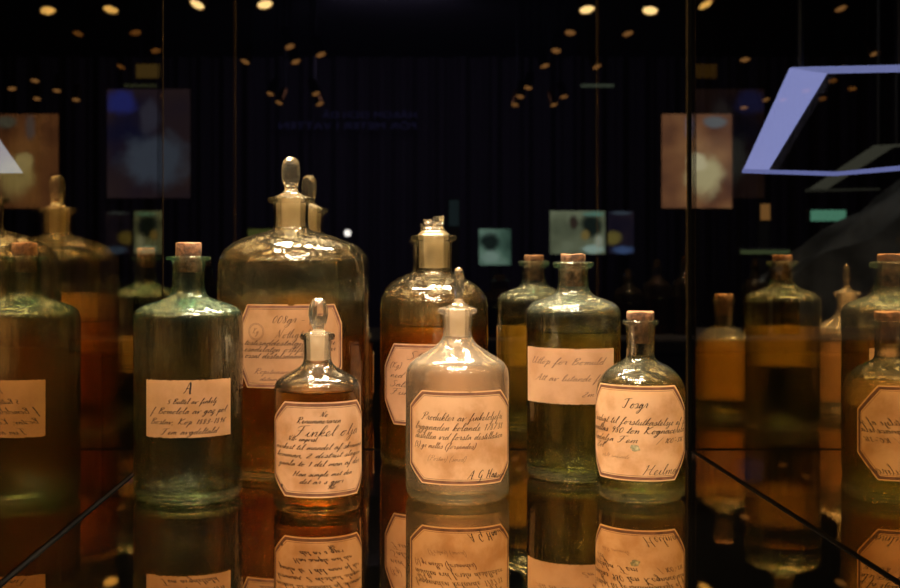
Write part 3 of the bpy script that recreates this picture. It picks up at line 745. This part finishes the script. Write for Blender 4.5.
# the worn hole: a greenish patch of bare glass with a torn paper rim
def mr(u, z, d): a = J.face-.12+u/r; return ((r+d)*math.sin(a), -(r+d)*math.cos(a), z)
bm = bmesh.new(); rnd = random.Random(4); c = bm.verts.new(mr(.0005, J.zf(448.5, r), .0008)); ring = []
for i in range(16):
    q = .0052*rnd.uniform(.65, 1.1); a = 2*PI*i/16
    ring.append(bm.verts.new(mr(.0005+q*math.cos(a), J.zf(448.5, r)+q*.85*math.sin(a), .0008)))
for i in range(16): bm.faces.new((c, ring[i], ring[(i+1) % 16]))
o = obj('worn_hole', bm, plain('bare_glass_patch', (.12, .12, .075), .3, c2=(.36, .34, .24), scale=300), lab, smooth=False)
o['label'] = 'greenish worn hole in the label'

# ---------------------------------------------------------------- lamps beyond the glass
M['bulb'] = emis('lit_bulb', (1, .66, .24), 3.4)
M['bulb_dim'] = emis('lit_bulb_dim', (1, .45, .12), .42)
M['bulb_white'] = emis('lit_bulb_white', (1, .85, .70), 2.2)
M['housing'] = plain('lamp_housing', (.16, .08, .025), .35, metal=1)
def spotlight(px, py, label, bulb='bulb', tilt=(0, 0), z=None, grp='ceiling spotlights in the dark hall'):
    Y = F*(2.95-HC)/max(259-py, 30); Y = min(Y, 15.8)
    p = at(px, py, Y)
    root = thing('ceiling_spotlight', label, 'spotlight', p, grp)
    rot = Matrix.Rotation(tilt[0], 4, 'Y') @ Matrix.Rotation(tilt[1], 4, 'X')
    R_ = .055 if bulb == 'bulb' else .044; Lh = .20
    def f(x, y, z): v = rot @ Vector((x, y, z)); return tuple(v)
    bm = bmesh.new(); lathe(bm, [(R_*.86, .012), (R_, -.004), (R_*1.05, 0), (R_*1.05, .14), (R_*.8, .18), (0, Lh)], 24, f)
    obj('housing', bm, M['housing'], root)
    bm = bmesh.new(); lathe(bm, [(0, .004), (R_*.88, .006), (R_*.88, .014), (0, .02)], 24, f)
    obj('bulb', bm, M[bulb], root)
    bm = bmesh.new(); top = rot @ Vector((0, 0, Lh*.95))
    H_ = CEIL-p.z
    tube(bm, [top, (top.x, top.y, top.z+.10), (top.x, top.y, H_)], .011, 8); obj('stem', bm, M['dark'], root)
    return root
T = -.42
lamps = [
 (197, 5, 'lit ceiling spotlight nearest the top left, left one of the pair', 'bulb', (.35, T)),
 (265, 5, 'lit ceiling spotlight nearest the top left, right one of the pair', 'bulb', (-.2, T)),
 (587, 10, 'big lit brass ceiling spotlight at top, left one of the right pair', 'bulb', (-.1, T)),
 (650, 11, 'big lit brass ceiling spotlight at top, right one of the right pair', 'bulb', (.2, T)),
 (245, 62, 'far spotlight on the left tripod-like row, leftmost above the domed bottle', 'bulb_dim', (.35, T)),
 (296, 62, 'brighter far spotlight above the big domed bottle', 'bulb_dim', (-.35, T)),
 (290, 47, 'faint spotlight just above the brighter far one over the domed bottle', 'bulb_dim', (-.35, T)),
 (321, 55, 'faint spotlight right of the brighter far one over the domed bottle', 'bulb_dim', (-.35, T)),
 (270, 94, 'upper of the two low far spotlights left of the domed bottle stopper', 'bulb_dim', (.35, T)),
 (279, 103, 'lower of the two low far spotlights left of the domed bottle stopper', 'bulb_dim', (.35, T)),
 (316, 94, 'upper of the two low far spotlights right of the domed bottle stopper', 'bulb_dim', (-.35, T)),
 (320, 104, 'lower of the two low far spotlights right of the domed bottle stopper', 'bulb_dim', (-.35, T)),
 (12, 89, 'dim spotlight furthest left in the dark hall', 'bulb_dim', (-.2, T)),
 (35, 81, 'dim spotlight, upper one of the second column from the left edge', 'bulb_dim', (0, T)),
 (37, 99, 'dim spotlight, lower one of the second column from the left edge', 'bulb_dim', (0, T)),
 (57, 91, 'brightest of the dim spotlights at the far left', 'bulb_dim', (0, T)),
 (76, 100, 'dim spotlight rightmost of the far left group', 'bulb_dim', (0, T)),
 (570, 33, 'faint spotlight just below the big brass pair at top', 'bulb_dim', (.2, T)),
 (628, 34, 'very faint spotlight between the two big brass ones', 'bulb_dim', (-.2, T)),
 (556, 51, 'faint middle spotlight above the bright one of the centre row', 'bulb_dim', (.2, T)),
 (545, 66, 'bright small spotlight in the middle of the centre row', 'bulb_dim', (-.2, T)),
 (597, 67, 'small spotlight hanging alone right of the centre row', 'bulb_dim', (-.3, T)),
 (528, 88, 'top one of the three far spotlights stepping down left in the centre', 'bulb_dim', (.2, T)),
 (520, 97, 'middle one of the three far spotlights stepping down left in the centre', 'bulb_dim', (.2, T)),
 (515, 105, 'lowest one of the three far spotlights stepping down left in the centre', 'bulb_dim', (.2, T)),
 (564, 97, 'right upper one of the lowest far pair in the centre', 'bulb_dim', (-.2, T)),
 (554, 105, 'left lower one of the lowest far pair in the centre', 'bulb_dim', (-.2, T)),
 (745, 60, 'upper dim spotlight between the warm picture and the blue light frame', 'bulb_dim', (0, T)),
 (744, 108, 'lowest dim spotlight beside the warm picture', 'bulb_dim', (0, T)),
 (766, 100, 'dim spotlight left against the slanting side of the blue light frame', 'bulb_dim', (-.2, T)),
 (841, 9, 'dim spotlight at the top right edge', 'bulb_dim', (-.2, T)),
 (875, 54, 'spotlight above the blue light frame near the right edge', 'bulb_dim', (-.2, T)),
 (841, 69, 'whitish bright spotlight seen against the top bar of the blue light frame', 'bulb_white', (0, T)),
]
for l in lamps: spotlight(*l)

# ---------------------------------------------------------------- screens, pictures and light frames beyond the glass
def slab(name, px0, py0, px1, py1, Y, mat, d=.05, parent=None, label=None, cat=None, grp=None):
    a = at(px0, py1, Y); b = at(px1, py0, Y)
    bm = bmesh.new(); box(bm, a.x, b.x, Y, Y+d, a.z, b.z)
    o = obj(name, bm, mat, parent, smooth=False)
    if label: tag(o, label, cat, grp)
    return o
def picture(name, label, cat, x0, y0, x1, y1, Y, back, patches, post=True):
    c = at((x0+x1)/2, y1, Y); root = thing(name, label, cat, c)
    inv = Matrix.Translation(-c)
    def P(o): o.matrix_parent_inverse = inv; return o
    a, b = at(x0, y1, Y), at(x1, y0, Y); g = .012
    bm = bmesh.new(); rbox(bm, a.x-g, b.x+g, Y+.012, Y+.07, a.z-g, b.z+g, r=.006); P(obj('casing', bm, M['dark'], root, smooth=False))
    if callable(back):
        sp = []
        for px, py, rx, ry, cc in patches:
            q = at(px, py, Y); sp.append(((q.x, Y, q.z), (rx/F*Y*1.15, 5, ry/F*Y*1.15), cc))
        back = back(sp)
    P(slab('picture_surface', x0, y0, x1, y1, Y, back, .011, root))
    hwf = min(.3, (b.x-a.x)/2)
    if not post:
        for q in (a.x+.05, b.x-.05):
            bm = bmesh.new(); tube(bm, [(q, Y+.04, b.z), (q, Y+.04, CEIL)], .006, 6); P(obj('hanging_wire', bm, M['dark'], root))
    if post:
        bm = bmesh.new(); rbox(bm, c.x-.04, c.x+.04, Y+.02, Y+.06, 0, a.z-g+.01, r=.005); P(obj('stand_post', bm, M['dark'], root, smooth=False))
        bm = bmesh.new(); rbox(bm, c.x-hwf, c.x+hwf, Y-.1, Y+.25, 0, .03, r=.008); P(obj('stand_foot', bm, M['dark'], root, smooth=False))
    return root
em = lambda n, c, s=1.3: emis(n, c, s)
picture('lit_picture', 'dim backlit picture of a pale figure on dark blue and brown, upper left', 'picture', 107, 89, 190, 198, 11,
    lambda sp: screenmat('picture_blue_brown', [(.006, .006, .02), (.02, .012, .014), (.028, .016, .014)], 1, (1.4, 1, 1.4), 3, sp),
    [(122, 102, 13, 12, (.018, .022, .13)), (150, 118, 9, 17, (.032, .030, .042)),
     (156, 160, 30, 24, (.045, .055, .070))])
picture('lit_picture', 'warm orange-brown backlit picture with a pale yellow shape, right of centre', 'picture', 662, 114, 732, 208, 11,
    lambda sp: screenmat('picture_warm', [(.05, .02, .015), (.16, .07, .03), (.26, .13, .05)], 1.3, (2, 1, 2), 6, sp),
    [(690, 128, 5, 12, (.12, .10, .12)), (704, 176, 17, 18, (.40, .34, .16)), (697, 162, 9, 8, (.50, .44, .24)), (716, 122, 11, 5, (.10, .11, .11))])
picture('lit_screen', 'small greenish lit screen with a dark animal-like blot, right of the broken stopper', 'screen', 479, 229, 511, 265, 15,
    lambda sp: screenmat('screen_green', [(.02, .05, .035), (.10, .20, .14), (.30, .48, .36)], .75, (2.4, 1, 2.4), 2, sp),
    [(490, 242, 9, 8, (.015, .025, .02)), (490, 257, 8, 5, (.30, .45, .36))])
picture('lit_screen', 'wide two-part lit screen of pale yellow-green and white patches above the corked bottles', 'screen', 550, 211, 605, 254, 15.5,
    lambda sp: screenmat('screen_pale_green', [(.07, .09, .05), (.18, .21, .12), (.28, .33, .20)], .8, (2, 1, 2), 5, sp),
    [(592, 226, 10, 11, (.012, .02, .016)), (574, 223, 4, 7, (.05, .035, .025)), (585, 235, 4, 5, (.28, .21, .06)),
     (593, 249, 11, 4, (.42, .60, .50)), (599, 241, 4, 6, (.40, .46, .34)), (594, 214, 10, 2, (.14, .32, .24))])
picture('lit_screen', 'dim lit screen with a yellow patch over blue, beside the wide two-part one', 'screen', 608, 211, 634, 254, 15.5,
    lambda sp: screenmat('screen_dark_violet', [(.004, .005, .012), (.01, .008, .016), (.02, .014, .02)], 1, (2.4, 1, 2.4), 8, sp),
    [(613, 238, 8, 6, (.16, .13, .03)), (624, 250, 10, 4, (.05, .09, .20)), (622, 213, 10, 1.5, (.05, .07, .09))])
picture('lit_screen', 'tiny dim green lit screen just right of the broken stopper', 'screen', 449, 200, 459, 226, 9,
    em('screen_dull', (.012, .02, .02)), [(454, 218, 5, 3.5, (.07, .20, .13)), (455, 203, 4, 3, (.03, .05, .05))])
picture('lit_sign', 'small green glowing sign below the blue light frame', 'sign', 811, 210, 846, 221, 9, em('sign_green', (.10, .30, .18)), [])
picture('lit_sign', 'long narrow grey-green glowing bar high in the centre', 'sign', 581, 84, 614, 87, 15, em('bar_green', (.055, .07, .045)), [], post=False)
picture('lit_sign', 'blurred yellow-orange glowing sign above the dim picture at upper left', 'sign', 136, 64, 160, 78, 14, em('sign_amber', (.07, .04, .008)), [(147, 73, 6, 3, (.45, .20, .03))], post=False)
picture('lit_sign', 'olive green glowing panel seen just left of the domed bottle shoulder', 'sign', 248, 229, 272, 243, 7, em('panel_olive', (.075, .085, .018)), [])
picture('lit_sign', 'small orange glowing panel right of the corner seam', 'sign', 761, 204, 770, 220, 8, em('panel_orange', (.26, .12, .03)), [])
picture('lit_sign', 'low pale green glowing strip behind the right reflections', 'sign', 741, 250, 790, 254, 7, em('strip_green', (.06, .08, .03)), [])

# the writing on the far wall, seen from behind
def wallword(text, x0, x1, y, h, c):
    cu = bpy.data.curves.new('wall_lettering', 'FONT'); cu.body = text; cu.extrude = .01; cu.size = 1
    t = bpy.data.objects.new('tmp', cu); C.objects.link(t)
    bpy.context.view_layer.update()
    me = bpy.data.meshes.new_from_object(t.evaluated_get(bpy.context.evaluated_depsgraph_get()))
    bpy.data.objects.remove(t)
    xs = [v.co.x for v in me.vertices]; ys = [v.co.y for v in me.vertices]
    Y = 16.6; a = at(x0, y+h, Y); b = at(x1, y, Y)
    for v in me.vertices:
        u = (v.co.x-min(xs))/(max(xs)-min(xs)); q = (v.co.y-min(ys))/(max(ys)-min(ys)); zz = v.co.z
        v.co = (b.x-(b.x-a.x)*u, Y+zz, a.z+(b.z-a.z)*q)
    me.materials.clear(); me.materials.append(c)
    o = bpy.data.objects.new('wall_lettering', me); C.objects.link(o); return o
wl = emis('lettering_blue', (.014, .013, .040), 1)
tag(wallword('HÄROM OCH DÅ', 322, 416, 110, 8, wl), 'upper line of dim blue mirrored lettering on the far curtain', 'lettering')
tag(wallword('FÖR METER I VATTEN', 279, 416, 121, 8, wl), 'lower longer line of dim blue mirrored lettering on the far curtain', 'lettering')

# blue light frame
def frame_piece(root, name, pts, Y, m, d=.015):
    bm = bmesh.new(); prism(bm, [at(x, y, Y) for x, y in pts], Vector((0, d, 0)))
    o = obj(name, bm, m, root, smooth=False); o.matrix_parent_inverse = Matrix.Translation(-root.location); return o
c = at(830, 172, 2.3); lf = thing('light_frame', 'large slanted blue-violet glowing light frame at upper right', 'light frame', c)
lav = emis('lavender_light', (.27, .30, .60), 2.0)
frame_piece(lf, 'wide_bar', [(792, 67), (829, 71), (768, 171.5), (744.5, 171)], 2.3, lav)
frame_piece(lf, 'top_bar', [(792, 67), (905, 64.5), (905, 71), (827, 72.5)], 2.29, emis('lavender_rim', (.22, .25, .52), 1.6))
frame_piece(lf, 'lower_bar', [(744.5, 169), (838, 171.5), (905, 165), (905, 170), (838, 175.5), (744.5, 172.5)], 2.28, emis('lavender_low', (.20, .23, .52), 1.5))
for q, x in ((0, 800), (1, 899)):
    bm = bmesh.new(); a = at(x, 68, 2.33); tube(bm, [(a.x, a.y, a.z), (a.x, a.y, CEIL)], .008, 8)
    o = obj('hanging_wire', bm, M['dark'], lf); o.matrix_parent_inverse = Matrix.Translation(-lf.location)
c = at(850, 190, 6.5); lf2 = thing('light_frame', 'dim olive-grey reflection of the blue light frame, built as glowing bars', 'light frame', c)  # the blue frame's double reflection, modelled as glowing bars
ol = emis('olive_echo', (.075, .075, .05), 1)
frame_piece(lf2, 'wide_bar', [(875, 145), (897, 145), (824, 191), (806, 191)], 6.5, ol)
frame_piece(lf2, 'top_bar', [(880, 145), (905, 144), (905, 146.5), (880, 147)], 6.48, ol)
frame_piece(lf2, 'lower_bar', [(806, 189), (880, 188), (880, 190), (806, 192)], 6.47, emis('olive_echo_low', (.03, .03, .02), 1))
for x in (878, 896):
    bm = bmesh.new(); a = at(x, 146, 6.53); tube(bm, [(a.x, a.y, a.z), (a.x, a.y, CEIL)], .008, 8)
    o = obj('hanging_wire', bm, M['dark'], lf2); o.matrix_parent_inverse = Matrix.Translation(-lf2.location)
c = at(0, 173, 2.3); lf3 = thing('light_frame', 'white glowing corner of a light frame at the left edge', 'light frame', c)
frame_piece(lf3, 'wide_bar', [(-20, 110), (0, 143), (21, 172.5), (-20, 173)], 2.3, emis('white_light', (.62, .68, .72), 1))
bm = bmesh.new(); a = at(-10, 128, 2.33); tube(bm, [(a.x, a.y, a.z), (a.x, a.y, CEIL)], .008, 8)
o = obj('hanging_wire', bm, M['dark'], lf3); o.matrix_parent_inverse = Matrix.Translation(-lf3.location)

# round white bulb behind the domed bottle
bm = bmesh.new(); p = at(347.5, 233, 6); lathe(bm, [(0, -.018)]+[(.018*math.sin(PI*i/8), -.018*math.cos(PI*i/8)) for i in range(1, 8)]+[(0, .018)], 20)
gl = thing('globe_lamp', 'tiny round white lit globe lamp right of the domed bottle', 'lamp', p)
obj('globe', bm, emis('white_globe', (1, .95, .85), 3), gl)
bm = bmesh.new(); tube(bm, [(0, 0, -.017), (0, 0, -p.z)], .006, 8); obj('pole', bm, M['dark'], gl)
bm = bmesh.new(); lathe(bm, [(0, -p.z), (.1, -p.z), (.1, -p.z+.015), (0, -p.z+.02)], 24); obj('base', bm, M['dark'], gl)

# the neighbouring showcase with dim bottles on it
tb = thing('showcase_table', 'long dark showcase table standing in the gloom behind the bottles', 'table', (.9, 4.4, 0))
bm = bmesh.new(); rbox(bm, -2.0, 2.4, -.35, .35, .93, .98, r=.01); obj('tabletop', bm, M['dimdark'], tb, smooth=False)
bm = bmesh.new(); rbox(bm, -1.9, 2.3, -.3, .3, 0, .93, r=.01); obj('cabinet_base', bm, M['dimdark'], tb, smooth=False)
gd = glass('dim_bottle_glass', (.7, .6, .42), clear=.3, dust=.05, dustcol=(.5, .4, .25))
ld = liquid('dim_liquid', (.6, .32, .12))
def farbottle(px, hpx, wpx, Y, label):
    x = (px-393)/F*Y; root = thing('far_bottle', label, 'bottle', (x, Y, .98), 'dim bottles on the far showcase table')
    h = hpx/F*Y; r_ = wpx/2/F*Y
    P = chaikin([(r_*.95, 0), (r_, h*.03), (r_, h*.62), (r_*.85, h*.72), (r_*.34, h*.78), (r_*.3, h*.93)], 2)
    bm = bmesh.new(); lathe(bm, [(0, 0)]+P+[(r_*.42, h*.94), (r_*.42, h*.96), (0, h*.96)], 32); obj('glass_body', bm, gd, root)
    bm = bmesh.new(); lathe(bm, [(0, h*.96), (r_*.15, h*.96), (r_*.28, h), (r_*.15, h*1.06), (0, h*1.07)], 24); obj('stopper', bm, gd, root)
    bm = bmesh.new(); lathe(bm, [(0, .004), (r_*.9, .004), (r_*.93, h*.5), (0, h*.5)], 32); obj('liquid', bm, ld, root)
for i, (px, hp, wp, Y, lb) in enumerate([
    (500, 58, 52, 4.2, 'dim wide bottle in the gloom behind the small green screen'),
    (628, 62, 30, 4.3, 'dim bottle in the gloom, left one beside the small corked bottle'),
    (657, 70, 30, 4.35, 'dim bottle in the gloom, middle one right of the small corked bottle'),
    (684, 74, 24, 4.3, 'dim narrow bottle in the gloom next to the corner seam'),
    (755, 72, 26, 4.3, 'dim bottle in the gloom just right of the corner seam'),
    (786, 66, 26, 4.35, 'dim bottle in the gloom below the orange glowing panel'),
    (150, 62, 34, 4.3, 'dim bottle in the gloom left of the greenish bottle headed A'),
    (208, 70, 30, 4.3, 'dim bottle in the gloom between the two left bottles')]):
    farbottle(px, hp, wp, Y, lb)
lamp('showcase_fill', (1.0, 4.0, 2.6), (1.0, 4.4, 1.0), 14, .3, WARM)  # fill light with no fixture, added so the dim bottles show

# pale draped cloth mound at the right
bm = bmesh.new(); nx, ny = 40, 24; Yc = 6.2; grid = []
def clothz(u, v): return 1.16+.80*u**1.1*(1-.15*(2*v-1)**2)+.03*math.sin(u*14+v*5)+.02*math.sin(v*17+u*6)
for i in range(nx+1):
    u = i/nx; row = []
    for j in range(ny+1):
        v = j/ny; x = at(770, 259, Yc).x+u*1.15; row.append(bm.verts.new((x, Yc-.35+v*.7, clothz(u, v))))
    grid.append(row)
for i in range(nx):
    for j in range(ny): bm.faces.new((grid[i][j], grid[i+1][j], grid[i+1][j+1], grid[i][j+1]))
bound = [grid[i][0] for i in range(nx+1)]+[grid[nx][j] for j in range(1, ny+1)]+[grid[i][ny] for i in range(nx-1, -1, -1)]+[grid[0][j] for j in range(ny-1, 0, -1)]
lowv = [bm.verts.new((v.co.x, v.co.y, 0)) for v in bound]
for i in range(len(bound)): j = (i+1) % len(bound); bm.faces.new((bound[i], lowv[i], lowv[j], bound[j]))
bm.faces.new(lowv)
tag(obj('draped_cloth', bm, plain('grey_cloth', (.15, .16, .15), .9, c2=(.05, .055, .05), scale=5)), 'dim pale grey cloth rising to a peak at the right edge beyond the glass', 'cloth')
lamp('cloth_fill', (2.9, 5.4, 2.9), (2.6, 6.1, 1.4), 7, .3, (.95, .95, .9))  # added fill that makes the cloth visible, no lamp stands there
